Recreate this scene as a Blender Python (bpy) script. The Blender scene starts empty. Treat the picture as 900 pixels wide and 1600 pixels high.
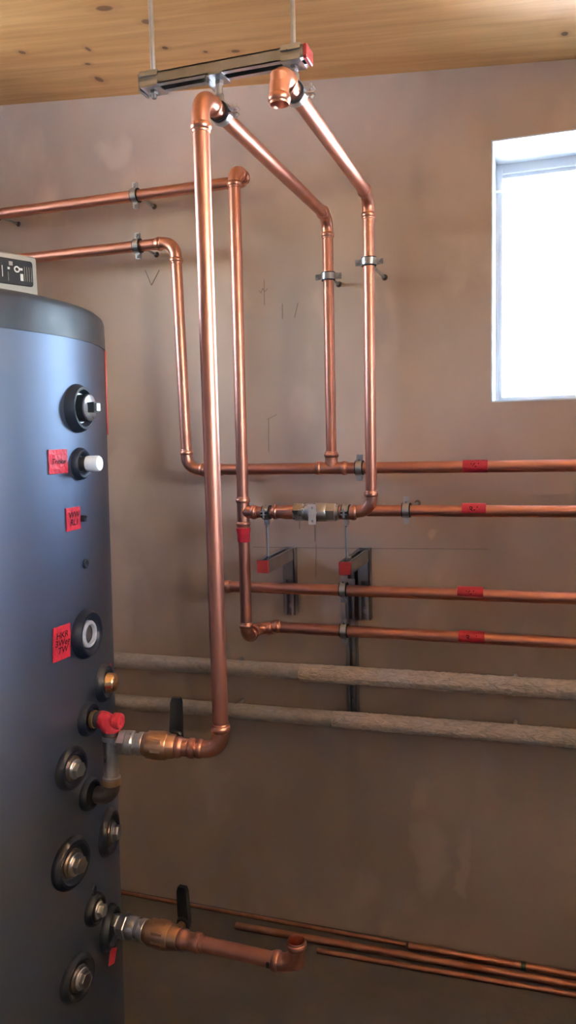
import bpy, math, random
from mathutils import Vector, Matrix

random.seed(7)
PI = math.pi
V = Vector
scene = bpy.context.scene
col = scene.collection

# ------------------------------------------------------------------ camera
def camera_axes(yaw, pitch, roll):
    fwd = V((-math.sin(yaw), math.cos(yaw), 0)); right = V((math.cos(yaw), math.sin(yaw), 0)); up = V((0, 0, 1))
    f2 = fwd * math.cos(pitch) - up * math.sin(pitch)
    u2 = up * math.cos(pitch) + fwd * math.sin(pitch)
    r3 = right * math.cos(roll) + u2 * math.sin(roll)
    u3 = u2 * math.cos(roll) - right * math.sin(roll)
    return r3, u3, f2

cam_data = bpy.data.cameras.new('camera')
cam = bpy.data.objects.new('camera', cam_data)
col.objects.link(cam)
r_, u_, f_ = camera_axes(0.31405, 0.10032, -0.02467)
cam.matrix_world = Matrix(((r_.x, u_.x, -f_.x, 0.0), (r_.y, u_.y, -f_.y, -2.25), (r_.z, u_.z, -f_.z, 1.59), (0, 0, 0, 1)))
cam_data.sensor_width = 36.0
cam_data.sensor_fit = 'AUTO'
cam_data.lens = 26.908
cam_data.clip_start = 0.02
scene.camera = cam

# ------------------------------------------------------------------ light
WORLD_STRENGTH = 9.0
world = bpy.data.worlds.new('clear_sky')
scene.world = world
world.use_nodes = True
bg = world.node_tree.nodes['Background']
sky = world.node_tree.nodes.new('ShaderNodeTexSky')
sky.sky_type = 'NISHITA'; sky.sun_disc = False; sky.sun_elevation = math.radians(54); sky.sun_rotation = math.radians(180); sky.dust_density = 3.0
world.node_tree.links.new(sky.outputs[0], bg.inputs['Color'])
bg.inputs['Strength'].default_value = WORLD_STRENGTH

def portal(name, loc, direction, sx, sy):
    """daylight portal: guides the sampling of the sky through a window opening"""
    ld = bpy.data.lights.new(name, 'AREA')
    ld.shape = 'RECTANGLE'; ld.size = sx; ld.size_y = sy
    ld.cycles.is_portal = True
    lo = bpy.data.objects.new(name, ld); col.objects.link(lo)
    lo.location = loc
    lo.rotation_euler = V(direction).to_track_quat('-Z', 'Y').to_euler()
    return lo

portal('sky_portal', (0.30, 0.33, 2.02), (0, -1, 0), 0.84, 0.72)
portal('sky_portal', (1.73, -2.15, 2.10), (-1, 0, 0), 1.7, 0.58)

portal('sky_portal', (-2.53, -1.025, 2.28), (1, 0, 0), 0.75, 0.44)
sun_data = bpy.data.lights.new('sun', 'SUN'); sun_data.energy = 560.0; sun_data.angle = math.radians(1.0); sun_data.color = (1.0, 0.97, 0.94)
sun = bpy.data.objects.new('sun', sun_data); col.objects.link(sun)
sun.rotation_euler = V((0.0, 0.55, -0.80)).to_track_quat('-Z', 'Y').to_euler()   # from behind the house: lights the yard, enters no window

scene.view_settings.view_transform = 'Standard'
scene.view_settings.look = 'None'
scene.view_settings.gamma = 1.0
scene.view_settings.use_curve_mapping = False
scene.view_settings.exposure = 0.80

# ------------------------------------------------------------------ materials
def new_mat(name):
    m = bpy.data.materials.new(name); m.use_nodes = True
    nt = m.node_tree
    return m, nt, nt.nodes['Principled BSDF']

def N(nt, kind, **kw):
    n = nt.nodes.new(kind)
    for k, v in kw.items(): setattr(n, k, v)
    return n

def simple(name, color, rough=0.5, metal=0.0, spec=0.5, var=0.0, scale=20.0, bump=0.0, bscale=80.0, coat=0.0, stretch=(1, 1, 1), rvar=0.0):
    """plain procedural material with noise variation of colour, roughness and fine relief"""
    m, nt, b = new_mat(name)
    b.inputs['Roughness'].default_value = rough
    b.inputs['Metallic'].default_value = metal
    b.inputs['Specular IOR Level'].default_value = spec
    b.inputs['Coat Weight'].default_value = coat
    tc = N(nt, 'ShaderNodeTexCoord')
    mp = N(nt, 'ShaderNodeMapping'); mp.inputs['Scale'].default_value = stretch
    nt.links.new(tc.outputs['Object'], mp.inputs['Vector'])
    ns = N(nt, 'ShaderNodeTexNoise'); ns.inputs['Scale'].default_value = scale; ns.inputs['Detail'].default_value = 5
    nt.links.new(mp.outputs['Vector'], ns.inputs['Vector'])
    rp = N(nt, 'ShaderNodeValToRGB')
    c = color
    rp.color_ramp.elements[0].position = 0.3; rp.color_ramp.elements[1].position = 0.7
    rp.color_ramp.elements[0].color = (c[0] * (1 - var), c[1] * (1 - var), c[2] * (1 - var), 1)
    rp.color_ramp.elements[1].color = (min(1, c[0] * (1 + var)), min(1, c[1] * (1 + var)), min(1, c[2] * (1 + var)), 1)
    nt.links.new(ns.outputs['Fac'], rp.inputs['Fac'])
    nt.links.new(rp.outputs['Color'], b.inputs['Base Color'])
    if rvar > 0:
        mr = N(nt, 'ShaderNodeMapRange')
        mr.inputs['From Min'].default_value = 0.3; mr.inputs['From Max'].default_value = 0.7
        mr.inputs['To Min'].default_value = rough - rvar; mr.inputs['To Max'].default_value = rough + rvar
        nt.links.new(ns.outputs['Fac'], mr.inputs['Value']); nt.links.new(mr.outputs['Result'], b.inputs['Roughness'])
    if bump > 0:
        n2 = N(nt, 'ShaderNodeTexNoise'); n2.inputs['Scale'].default_value = bscale; n2.inputs['Detail'].default_value = 4
        nt.links.new(tc.outputs['Object'], n2.inputs['Vector'])
        bp = N(nt, 'ShaderNodeBump'); bp.inputs['Strength'].default_value = bump; bp.inputs['Distance'].default_value = 0.01
        nt.links.new(n2.outputs['Fac'], bp.inputs['Height']); nt.links.new(bp.outputs['Normal'], b.inputs['Normal'])
    return m

def ellipse_mask(nt, vec_out, cx, cy, rx, ry, axes, soft):
    """0..1 mask that is 1 inside an ellipse on a flat surface (a plaster mark, a painted shadow or a knot)"""
    sp = N(nt, 'ShaderNodeSeparateXYZ'); nt.links.new(vec_out, sp.inputs[0])
    d = []
    for ax, c, r in ((axes[0], cx, rx), (axes[1], cy, ry)):
        s = N(nt, 'ShaderNodeMath', operation='SUBTRACT'); nt.links.new(sp.outputs[ax], s.inputs[0]); s.inputs[1].default_value = c
        q = N(nt, 'ShaderNodeMath', operation='DIVIDE'); nt.links.new(s.outputs[0], q.inputs[0]); q.inputs[1].default_value = r
        p = N(nt, 'ShaderNodeMath', operation='MULTIPLY'); nt.links.new(q.outputs[0], p.inputs[0]); nt.links.new(q.outputs[0], p.inputs[1])
        d.append(p)
    a = N(nt, 'ShaderNodeMath', operation='ADD'); nt.links.new(d[0].outputs[0], a.inputs[0]); nt.links.new(d[1].outputs[0], a.inputs[1])
    mr = N(nt, 'ShaderNodeMapRange', interpolation_type='SMOOTHSTEP')
    mr.inputs['From Min'].default_value = 1.0 + soft; mr.inputs['From Max'].default_value = max(0.0, 1.0 - soft)
    nt.links.new(a.outputs[0], mr.inputs['Value'])
    return mr.outputs['Result']

def mixc(nt, fac, a, b):
    mx = N(nt, 'ShaderNodeMix', data_type='RGBA')
    if isinstance(fac, float): mx.inputs[0].default_value = fac
    else: nt.links.new(fac, mx.inputs[0])
    for k, v in ((6, a), (7, b)):
        if isinstance(v, tuple): mx.inputs[k].default_value = v
        else: nt.links.new(v, mx.inputs[k])
    return mx.outputs[2]

PLASTER = (0.51, 0.385, 0.315)
def make_plaster(name, marks_and_shade=(), P=PLASTER):
    m, nt, b = new_mat(name)
    b.inputs['Roughness'].default_value = 0.62
    b.inputs['Specular IOR Level'].default_value = 0.25
    tc = N(nt, 'ShaderNodeTexCoord'); o = tc.outputs['Object']
    def noise(scale, detail=4, stretch=(1, 1, 1), rough=0.5, dist=0.0):
        mp = N(nt, 'ShaderNodeMapping'); mp.inputs['Scale'].default_value = stretch; nt.links.new(o, mp.inputs['Vector'])
        n = N(nt, 'ShaderNodeTexNoise'); n.inputs['Scale'].default_value = scale; n.inputs['Detail'].default_value = detail
        n.inputs['Roughness'].default_value = rough; n.inputs['Distortion'].default_value = dist
        nt.links.new(mp.outputs['Vector'], n.inputs['Vector']); return n.outputs['Fac']
    def ramp(fac, lo, hi):
        r = N(nt, 'ShaderNodeMapRange', interpolation_type='SMOOTHSTEP'); r.inputs['From Min'].default_value = lo; r.inputs['From Max'].default_value = hi
        nt.links.new(fac, r.inputs['Value']); return r.outputs['Result']
    base = mixc(nt, ramp(noise(1.7, 3, (1, 1, 0.8)), 0.35, 0.65), (P[0] * .86, P[1] * .86, P[2] * .87, 1), (P[0] * 1.1, P[1] * 1.1, P[2] * 1.08, 1))
    base = mixc(nt, ramp(noise(4.5, 3, (1.2, 1, 0.8), dist=0.2), 0.55, 0.80), base, (P[0] * 1.2, P[1] * 1.21, P[2] * 1.21, 1))
    base = mixc(nt, ramp(noise(3.2, 2, (1.6, 1, 0.5)), 0.56, 0.8), base, (P[0] * .76, P[1] * .77, P[2] * .79, 1))
    dn = N(nt, 'ShaderNodeTexNoise'); dn.inputs['Scale'].default_value = 6; dn.inputs['Detail'].default_value = 3; nt.links.new(o, dn.inputs['Vector'])
    ds = N(nt, 'ShaderNodeVectorMath', operation='MULTIPLY_ADD'); nt.links.new(dn.outputs['Color'], ds.inputs[0])
    ds.inputs[1].default_value = (0.22, 0.22, 0.22); ds.inputs[2].default_value = (-0.11, -0.11, -0.11)
    dv = N(nt, 'ShaderNodeVectorMath', operation='ADD'); nt.links.new(o, dv.inputs[0]); nt.links.new(ds.outputs[0], dv.inputs[1])
    for cx, cz, rx, rz, amt, kk in marks_and_shade:
        mk = ellipse_mask(nt, dv.outputs[0], cx, cz, rx, rz, ('X', 'Z'), 0.9)
        mul = N(nt, 'ShaderNodeMath', operation='MULTIPLY'); nt.links.new(mk, mul.inputs[0]); mul.inputs[1].default_value = amt
        base = mixc(nt, mul.outputs[0], base, (P[0] * kk, P[1] * kk, P[2] * kk, 1))
    nt.links.new(base, b.inputs['Base Color'])
    bp = N(nt, 'ShaderNodeBump'); bp.inputs['Strength'].default_value = 0.12; bp.inputs['Distance'].default_value = 0.01
    nt.links.new(noise(14, 6, (1, 1, 0.6)), bp.inputs['Height']); nt.links.new(bp.outputs['Normal'], b.inputs['Normal'])
    return m

CEIL_K = 0.0836
def ceil_z(x): return 2.551 + CEIL_K * (0.093 - x)

def make_wood():
    m, nt, b = new_mat('spruce_panel')
    b.inputs['Roughness'].default_value = 0.55
    tc = N(nt, 'ShaderNodeTexCoord'); o = tc.outputs['Object']
    mp = N(nt, 'ShaderNodeMapping'); mp.inputs['Scale'].default_value = (0.55, 9.0, 0.0); nt.links.new(o, mp.inputs['Vector'])
    n1 = N(nt, 'ShaderNodeTexNoise'); n1.inputs['Scale'].default_value = 3.2; n1.inputs['Detail'].default_value = 5; n1.inputs['Distortion'].default_value = 0.7
    nt.links.new(mp.outputs['Vector'], n1.inputs['Vector'])
    mp2 = N(nt, 'ShaderNodeMapping'); mp2.inputs['Scale'].default_value = (0.9, 40.0, 0.0); nt.links.new(o, mp2.inputs['Vector'])
    n2 = N(nt, 'ShaderNodeTexNoise'); n2.inputs['Scale'].default_value = 3.0; n2.inputs['Detail'].default_value = 3
    nt.links.new(mp2.outputs['Vector'], n2.inputs['Vector'])
    r = N(nt, 'ShaderNodeValToRGB'); e = r.color_ramp.elements
    e[0].position = 0.33; e[0].color = (0.62, 0.315, 0.105, 1); e[1].position = 0.66; e[1].color = (0.78, 0.45, 0.175, 1)
    nt.links.new(n1.outputs['Fac'], r.inputs['Fac'])
    mr = N(nt, 'ShaderNodeMapRange'); mr.inputs['From Min'].default_value = 0.5; mr.inputs['From Max'].default_value = 0.8; mr.inputs['To Max'].default_value = 0.45
    nt.links.new(n2.outputs['Fac'], mr.inputs['Value'])
    c = mixc(nt, mr.outputs['Result'], r.outputs['Color'], (0.54, 0.29, 0.12, 1))
    knots = [(-1.017, -0.481, .022, .012), (-1.377, -0.317, .010, .010), (-0.943, -0.401, .014, .012), (-1.178, -0.298, .006, .012),
             (-1.23, -0.218, .009, .007), (-0.962, -0.264, .008, .008), (-1.253, -0.12, .011, .018), (-0.862, -0.222, .006, .006),
             (-0.779, -0.21, .012, .008), (0.06, -0.141, .008, .010), (-0.3, -0.62, .016, .012), (0.4, -0.4, .014, .010), (-1.6, -0.7, .018, .013)]
    for kx, ky, rx, ry in knots:
        halo = ellipse_mask(nt, o, kx, ky, rx * 2.2, ry * 1.9, ('X', 'Y'), 0.9)
        mul = N(nt, 'ShaderNodeMath', operation='MULTIPLY'); nt.links.new(halo, mul.inputs[0]); mul.inputs[1].default_value = 0.35
        c = mixc(nt, mul.outputs[0], c, (0.42, 0.19, 0.07, 1))
        core = ellipse_mask(nt, o, kx, ky, rx, ry, ('X', 'Y'), 0.45)
        mul = N(nt, 'ShaderNodeMath', operation='MULTIPLY'); nt.links.new(core, mul.inputs[0]); mul.inputs[1].default_value = 0.85
        c = mixc(nt, mul.outputs[0], c, (0.17, 0.07, 0.028, 1))
    nt.links.new(c, b.inputs['Base Color'])
    return m

def make_copper(name, color, rough, var):
    """copper tube: polished with streaks and dull tarnished patches"""
    m, nt, b = new_mat(name)
    b.inputs['Metallic'].default_value = 1.0
    tc = N(nt, 'ShaderNodeTexCoord')
    n1 = N(nt, 'ShaderNodeTexNoise'); n1.inputs['Scale'].default_value = 14; n1.inputs['Detail'].default_value = 2
    nt.links.new(tc.outputs['Object'], n1.inputs['Vector'])
    r = N(nt, 'ShaderNodeValToRGB'); e = r.color_ramp.elements
    e[0].position = 0.3; e[0].color = (color[0] * (1 - var), color[1] * (1 - var * 1.2), color[2] * (1 - var * 1.3), 1)
    e[1].position = 0.7; e[1].color = (*color, 1)
    nt.links.new(n1.outputs['Fac'], r.inputs['Fac']); nt.links.new(r.outputs['Color'], b.inputs['Base Color'])
    mr = N(nt, 'ShaderNodeMapRange'); mr.inputs['From Min'].default_value = 0.35; mr.inputs['From Max'].default_value = 0.65
    mr.inputs['To Min'].default_value = rough + 0.04; mr.inputs['To Max'].default_value = rough - 0.03
    nt.links.new(n1.outputs['Fac'], mr.inputs['Value']); nt.links.new(mr.outputs['Result'], b.inputs['Roughness'])
    return m

def make_glass():
    m, nt, b = new_mat('window_glass')
    nt.nodes.remove(b)
    tr = N(nt, 'ShaderNodeBsdfTransparent'); tr.inputs['Color'].default_value = (0.95, 0.97, 0.97, 1)
    gl = N(nt, 'ShaderNodeBsdfGlossy'); gl.inputs['Roughness'].default_value = 0.02
    fr = N(nt, 'ShaderNodeFresnel'); fr.inputs['IOR'].default_value = 1.45
    mx = N(nt, 'ShaderNodeMixShader')
    nt.links.new(fr.outputs[0], mx.inputs[0]); nt.links.new(tr.outputs[0], mx.inputs[1]); nt.links.new(gl.outputs[0], mx.inputs[2])
    nt.links.new(mx.outputs[0], nt.nodes['Material Output'].inputs['Surface'])
    return m

def make_foil(name, color, rough, strength):
    m, nt, b = new_mat(name)
    b.inputs['Metallic'].default_value = 0.2
    b.inputs['Roughness'].default_value = rough
    tc = N(nt, 'ShaderNodeTexCoord')
    mp = N(nt, 'ShaderNodeMapping'); mp.inputs['Scale'].default_value = (0.6, 1.3, 1.3); nt.links.new(tc.outputs['Object'], mp.inputs['Vector'])
    vo = N(nt, 'ShaderNodeTexNoise'); vo.inputs['Scale'].default_value = 55; vo.inputs['Detail'].default_value = 5; vo.inputs['Distortion'].default_value = 1.2
    nt.links.new(mp.outputs['Vector'], vo.inputs['Vector'])
    r = N(nt, 'ShaderNodeValToRGB'); e = r.color_ramp.elements
    e[0].position = 0.35; e[0].color = (color[0] * .78, color[1] * .78, color[2] * .78, 1); e[1].position = 0.6; e[1].color = (*color, 1)
    nt.links.new(vo.outputs['Fac'], r.inputs['Fac']); nt.links.new(r.outputs['Color'], b.inputs['Base Color'])
    bp = N(nt, 'ShaderNodeBump'); bp.inputs['Strength'].default_value = strength; bp.inputs['Distance'].default_value = 0.008
    nt.links.new(vo.outputs['Fac'], bp.inputs['Height']); nt.links.new(bp.outputs['Normal'], b.inputs['Normal'])
    return m

M = {}
M['plaster'] = make_plaster('gypsum_plaster', [(-1.29, 2.484, .05, .05, .5, 1.3), (-.303, .297, .05, .10, .5, 1.35), (-.288, 1.295, .022, .012, .7, 1.4),
    (-1.321, 1.476, .05, .11, .4, 1.3), (-.60, .33, .26, .19, .35, .72), (-1.36, 1.05, .07, .22, .4, 1.3), (-.32, .52, .03, .05, .4, 1.3),  # the broad dark patch low on the wall is a painted-in shadow
    (-.22, 2.30, .09, .16, .35, 1.25), (-.1, 1.31, .05, .05, .3, .85), (-.75, 2.45, .12, .10, .35, .8), (-.2, .28, .02, .1, .4, 1.35), (-.42, 2.52, .16, .07, .3, 1.2)])
M['plaster_plain'] = make_plaster('cement_plaster_grey', P=(0.36, 0.335, 0.325))
M['wood'] = make_wood()
M['screed'] = simple('cement_screed', (0.16, 0.137, 0.128), 0.75, 0, 0.3, 0.15, 3.5, 0.15, 60)
M['copper'] = make_copper('copper_tube', (0.66, 0.305, 0.225), 0.42, 0.14)
M['copper_fit'] = make_copper('copper_fitting', (0.72, 0.35, 0.255), 0.36, 0.12)
M['copper_dull'] = make_copper('copper_tarnished', (0.62, 0.30, 0.20), 0.42, 0.3)
M['brass'] = simple('brass_casting', (0.70, 0.47, 0.25), 0.38, 1.0, 0.5, 0.12, 30, 0.05, 200, rvar=0.06)
M['brass_bright'] = simple('brass_polished', (0.85, 0.58, 0.33), 0.22, 1.0, 0.5, 0.05, 30)
M['gunmetal'] = simple('red_brass_body', (0.60, 0.35, 0.22), 0.36, 1.0, 0.5, 0.10, 25, 0.04, 200)
M['nickel'] = simple('nickel_plated', (0.64, 0.62, 0.61), 0.30, 1.0, 0.5, 0.10, 25, rvar=0.06)
M['zinc'] = simple('zinc_plated_steel', (0.56, 0.57, 0.60), 0.32, 1.0, 0.5, 0.06, 60, rvar=0.05)
M['aluminium'] = simple('bright_aluminium', (0.74, 0.73, 0.72), 0.42, 0.6, 0.5, 0.05, 40)
M['galv'] = simple('galvanised_channel', (0.46, 0.46, 0.47), 0.36, 1.0, 0.5, 0.2, 18, rvar=0.08)
M['iron'] = simple('dark_malleable_iron', (0.20, 0.165, 0.15), 0.42, 0.9, 0.5, 0.15, 40, 0.05, 150)
M['rubber'] = simple('black_rubber', (0.022, 0.024, 0.030), 0.55, 0, 0.4, 0.1, 40)
M['rosette'] = simple('black_plastic_rosette', (0.014, 0.018, 0.030), 0.42, 0, 0.5, 0.08, 30)
M['black'] = simple('black_plastic', (0.018, 0.020, 0.024), 0.40, 0, 0.5, 0.1, 40)
M['white_plastic'] = simple('white_plastic', (0.80, 0.80, 0.80), 0.45, 0, 0.5, 0.03, 20)
M['grey_ring'] = simple('light_grey_plastic', (0.45, 0.48, 0.52), 0.40, 0, 0.5, 0.03, 20)
M['tank'] = simple('grey_jacket', (0.185, 0.22, 0.305), 0.49, 0.97, 0.5, 0.03, 4, 0.02, 30)
nt_ = M['tank'].node_tree; tg_ = nt_.nodes.new('ShaderNodeTangent'); tg_.direction_type = 'RADIAL'; tg_.axis = 'Z'
nt_.nodes['Principled BSDF'].inputs['Anisotropic'].default_value = 0.40
nt_.nodes['Principled BSDF'].inputs['Anisotropic Rotation'].default_value = 0.25
nt_.links.new(tg_.outputs[0], nt_.nodes['Principled BSDF'].inputs['Tangent'])
M['tank_cap'] = simple('dark_cap', (0.030, 0.036, 0.050), 0.40, 0, 0.5, 0.35, 14, rvar=0.08)
M['tape'] = simple('red_tape', (0.50, 0.028, 0.050), 0.33, 0, 0.5, 0.12, 60, 0.25, 120)
M['red_cap'] = simple('red_end_cap', (0.30, 0.026, 0.028), 0.42, 0, 0.5, 0.05, 40)
M['orange_seam'] = simple('red_seam_strip', (0.62, 0.11, 0.09), 0.45, 0, 0.4, 0.05, 40)
M['ink'] = simple('black_marker_ink', (0.012, 0.010, 0.012), 0.6, 0, 0.3)
M['pencil'] = simple('pencil_line', (0.27, 0.215, 0.185), 0.7, 0, 0.3)
M['foil'] = make_foil('crinkled_wrap', (0.80, 0.66, 0.56), 0.46, 1.6)
M['foil_smooth'] = make_foil('smooth_wrap', (0.52, 0.45, 0.40), 0.40, 0.15)
M['white_frame'] = simple('white_window_frame', (0.78, 0.80, 0.82), 0.35, 0, 0.5, 0.02, 10)
M['white_reveal'] = simple('white_reveal_plaster', (0.66, 0.68, 0.70), 0.6, 0, 0.3, 0.05, 8)
M['glass'] = make_glass()
M['device_grey'] = simple('grey_casing', (0.27, 0.26, 0.255), 0.40, 0, 0.5, 0.05, 30)
M['device_panel'] = simple('dark_label_panel', (0.012, 0.012, 0.020), 0.5, 0, 0.25, 0.1, 30)
M['print_white'] = simple('white_print', (0.55, 0.55, 0.58), 0.5, 0, 0.4)
M['device_red'] = simple('red_print', (0.40, 0.05, 0.08), 0.5, 0, 0.4)
M['green_tape'] = simple('dark_green_band', (0.05, 0.10, 0.06), 0.5, 0, 0.4)
M['gravel'] = simple('pale_gravel', (0.56, 0.56, 0.56), 0.9, 0, 0.2, 0.2, 3)

# ------------------------------------------------------------------ mesh helpers
def ortho(d):
    d = V(d).normalized()
    a = V((0, 0, 1)) if abs(d.z) < 0.9 else V((1, 0, 0))
    u = (a - d * a.dot(d)).normalized()
    return u, d.cross(u), d

class MB:
    def __init__(self): self.v = []; self.f = []
    def add(self, vs, fs):
        k = len(self.v); self.v += [V(p) for p in vs]; self.f += [tuple(i + k for i in f) for f in fs]; return self
    def box(self, c, s, basis=None, taper=None):
        """box centred at c, full sizes s, axes basis"""
        c = V(c); bx = basis or (V((1, 0, 0)), V((0, 1, 0)), V((0, 0, 1)))
        vs = []
        for z in (-1, 1):
            t = (taper if (taper and z > 0) else (1, 1))
            for x, y in ((-1, -1), (1, -1), (1, 1), (-1, 1)):
                vs.append(c + bx[0] * (x * s[0] / 2 * t[0]) + bx[1] * (y * s[1] / 2 * t[1]) + bx[2] * (z * s[2] / 2))
        return self.add(vs, [(3, 2, 1, 0), (4, 5, 6, 7), (0, 1, 5, 4), (1, 2, 6, 5), (2, 3, 7, 6), (3, 0, 4, 7)])
    def rbox(self, c, s, r, basis=None, n=4):
        """box with rounded vertical corners (around basis[2]) and a small top and bottom chamfer"""
        c = V(c); bx = basis or (V((1, 0, 0)), V((0, 1, 0)), V((0, 0, 1)))
        out = []
        for cx, cy, a0 in ((1, 1, 0), (-1, 1, PI / 2), (-1, -1, PI), (1, -1, 1.5 * PI)):
            for k in range(n + 1):
                a = a0 + PI / 2 * k / n
                out.append((cx, cy, math.cos(a), math.sin(a)))
        ch = min(r * 0.5, s[2] * 0.2)
        lv = []
        for z, ins in ((-s[2] / 2, ch), (-s[2] / 2 + ch, 0), (s[2] / 2 - ch, 0), (s[2] / 2, ch)):
            for cx, cy, ca, sa in out:
                x = cx * (s[0] / 2 - r) + ca * (r - ins * 0.9 if r > ins else r * .3); y = cy * (s[1] / 2 - r) + sa * (r - ins * 0.9 if r > ins else r * .3)
                lv.append(c + bx[0] * x + bx[1] * y + bx[2] * z)
        m = len(out); fs = []
        for l in range(3):
            for i in range(m):
                j = (i + 1) % m; fs.append((l * m + i, l * m + j, (l + 1) * m + j, (l + 1) * m + i))
        fs.append(tuple(range(m - 1, -1, -1))); fs.append(tuple(range(3 * m, 4 * m)))
        return self.add(lv, fs)
    def lathe(self, o, d, prof, n=28, caps=(True, True), ref=None, sides_rot=0.0):
        """profile [(distance along d, radius)] turned around the axis through o"""
        o = V(o); u, w, d = ortho(d)
        if ref is not None:
            u = (V(ref) - d * V(ref).dot(d)).normalized(); w = d.cross(u)
        vs = []; fs = []
        for t, r in prof:
            for i in range(n):
                a = 2 * PI * i / n + sides_rot
                vs.append(o + d * t + (u * math.cos(a) + w * math.sin(a)) * r)
        m = len(prof)
        for l in range(m - 1):
            for i in range(n):
                j = (i + 1) % n; fs.append((l * n + i, l * n + j, (l + 1) * n + j, (l + 1) * n + i))
        if caps[0]: fs.append(tuple(range(n - 1, -1, -1)))
        if caps[1]: fs.append(tuple(range((m - 1) * n, m * n)))
        return self.add(vs, fs)
    def hexa(self, o, d, t0, t1, r, n=6, rot=0.0, ch=0.0015):
        return self.lathe(o, d, [(t0, r * .93), (t0 + ch, r), (t1 - ch, r), (t1, r * .93)], n=n, sides_rot=rot)
    def sweep(self, rings, n=24, caps=(True, True)):
        """rings: [(point, tangent, radius)]"""
        vs = []; fs = []
        u = None
        for p, t, r in rings:
            t = V(t).normalized()
            if u is None: u, _, _ = ortho(t)
            else: u = (u - t * u.dot(t)).normalized()
            w = t.cross(u)
            for i in range(n):
                a = 2 * PI * i / n; vs.append(V(p) + (u * math.cos(a) + w * math.sin(a)) * r)
        m = len(rings)
        for l in range(m - 1):
            for i in range(n):
                j = (i + 1) % n; fs.append((l * n + i, l * n + j, (l + 1) * n + j, (l + 1) * n + i))
        if caps[0]: fs.append(tuple(range(n - 1, -1, -1)))
        if caps[1]: fs.append(tuple(range((m - 1) * n, m * n)))
        return self.add(vs, fs)
    def cyl(self, a, b, r, n=24, r2=None):
        a = V(a); b = V(b); d = b - a
        return self.lathe(a, d, [(0, r), (d.length, r2 if r2 is not None else r)], n)
    def build(self, name, mat, parent=None, smooth=True, ang=38, world=True):
        off = V((0, 0, 0))
        if parent is not None and world:
            p = parent
            while p is not None: off += p.location; p = p.parent
        me = bpy.data.meshes.new(name)
        me.from_pydata([tuple(p - off) for p in self.v], [], self.f)
        if smooth:
            me.shade_smooth(); me.set_sharp_from_angle(angle=math.radians(ang))
        me.materials.append(mat); me.update()
        o = bpy.data.objects.new(name, me); col.objects.link(o)
        if parent is not None: o.parent = parent
        return o

def tag(o, label, cat, group=None):
    o['label'] = label; o['category'] = cat
    if group: o['group'] = group
    return o
def thing(name, label, cat, loc=(0, 0, 0), group=None):
    o = bpy.data.objects.new(name, None); o.empty_display_size = 0.05; col.objects.link(o); o.location = loc
    return tag(o, label, cat, group)
def struct(o):
    o['kind'] = 'structure'; return o

# ------------------------------------------------------------------ room shell
X0, X1, Y0 = -2.2, 1.4, -3.9          # left wall, right wall, wall behind the camera
WX0, WX1, WZ0, WZ1, WT = -0.122, 0.72, 1.667, 2.376, 0.33   # window opening in the pipe wall

def wall_with_hole(name, axis, pos, a0, a1, z0, z1, hole, t, outward, mat):
    """wall slab with a rectangular opening; axis 'Y': spans X at y=pos, axis 'X': spans Y at x=pos"""
    m = MB(); h0, h1, hz0, hz1 = hole
    def blk(s0, s1, u0, u1):
        c = pos + outward * t / 2
        if axis == 'Y': m.box(((s0 + s1) / 2, c, (u0 + u1) / 2), (s1 - s0, t, u1 - u0))
        else: m.box((c, (s0 + s1) / 2, (u0 + u1) / 2), (t, s1 - s0, u1 - u0))
    blk(a0, h0, z0, z1); blk(h1, a1, z0, z1); blk(h0, h1, z0, hz0); blk(h0, h1, hz1, z1)
    return struct(m.build(name, mat, smooth=False))

struct(MB().box(((X0 + X1) / 2, Y0 / 2, -0.1), (X1 - X0 + .66, -Y0 + .66, 0.2)).build('floor', M['screed'], smooth=False))
wall_back = wall_with_hole('wall_back', 'Y', 0.0, X0 - .33, X1 + .33, -.2, 2.95, (WX0, WX1, WZ0, WZ1), WT, 1, M['plaster'])
wall_right = wall_with_hole('wall_right', 'X', X1, Y0 - .33, 0.0, -.2, 2.95, (-3.0, -1.3, 1.81, 2.39), WT, 1, M['plaster_plain'])
wall_left = wall_with_hole('wall_left', 'X', X0, Y0 - .33, 0.0, -.2, 2.95, (-1.4, -0.65, 2.06, 2.5), WT, -1, M['plaster_plain'])
struct(MB().box(((X0 + X1) / 2, Y0 - .165, 1.375), (X1 - X0, .33, 3.15)).build('wall_front', M['plaster_plain'], smooth=False))
m = MB(); vs = []
for x in (X0 - .75, X1 + 1.25):          # unseen eaves, added outside to keep high sky light off the windows
    for y in (Y0 - .33, 0.85):
        for dz in (0, .16): vs.append((x, y, ceil_z(x) + dz))
m.add(vs, [(0, 4, 6, 2), (1, 3, 7, 5), (0, 1, 5, 4), (2, 6, 7, 3), (0, 2, 3, 1), (4, 5, 7, 6)])
struct(m.build('ceiling', M['wood'], smooth=False))
struct(MB().box((0, 0, -.35), (60, 60, .1)).build('ground', M['gravel'], smooth=False))

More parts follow.
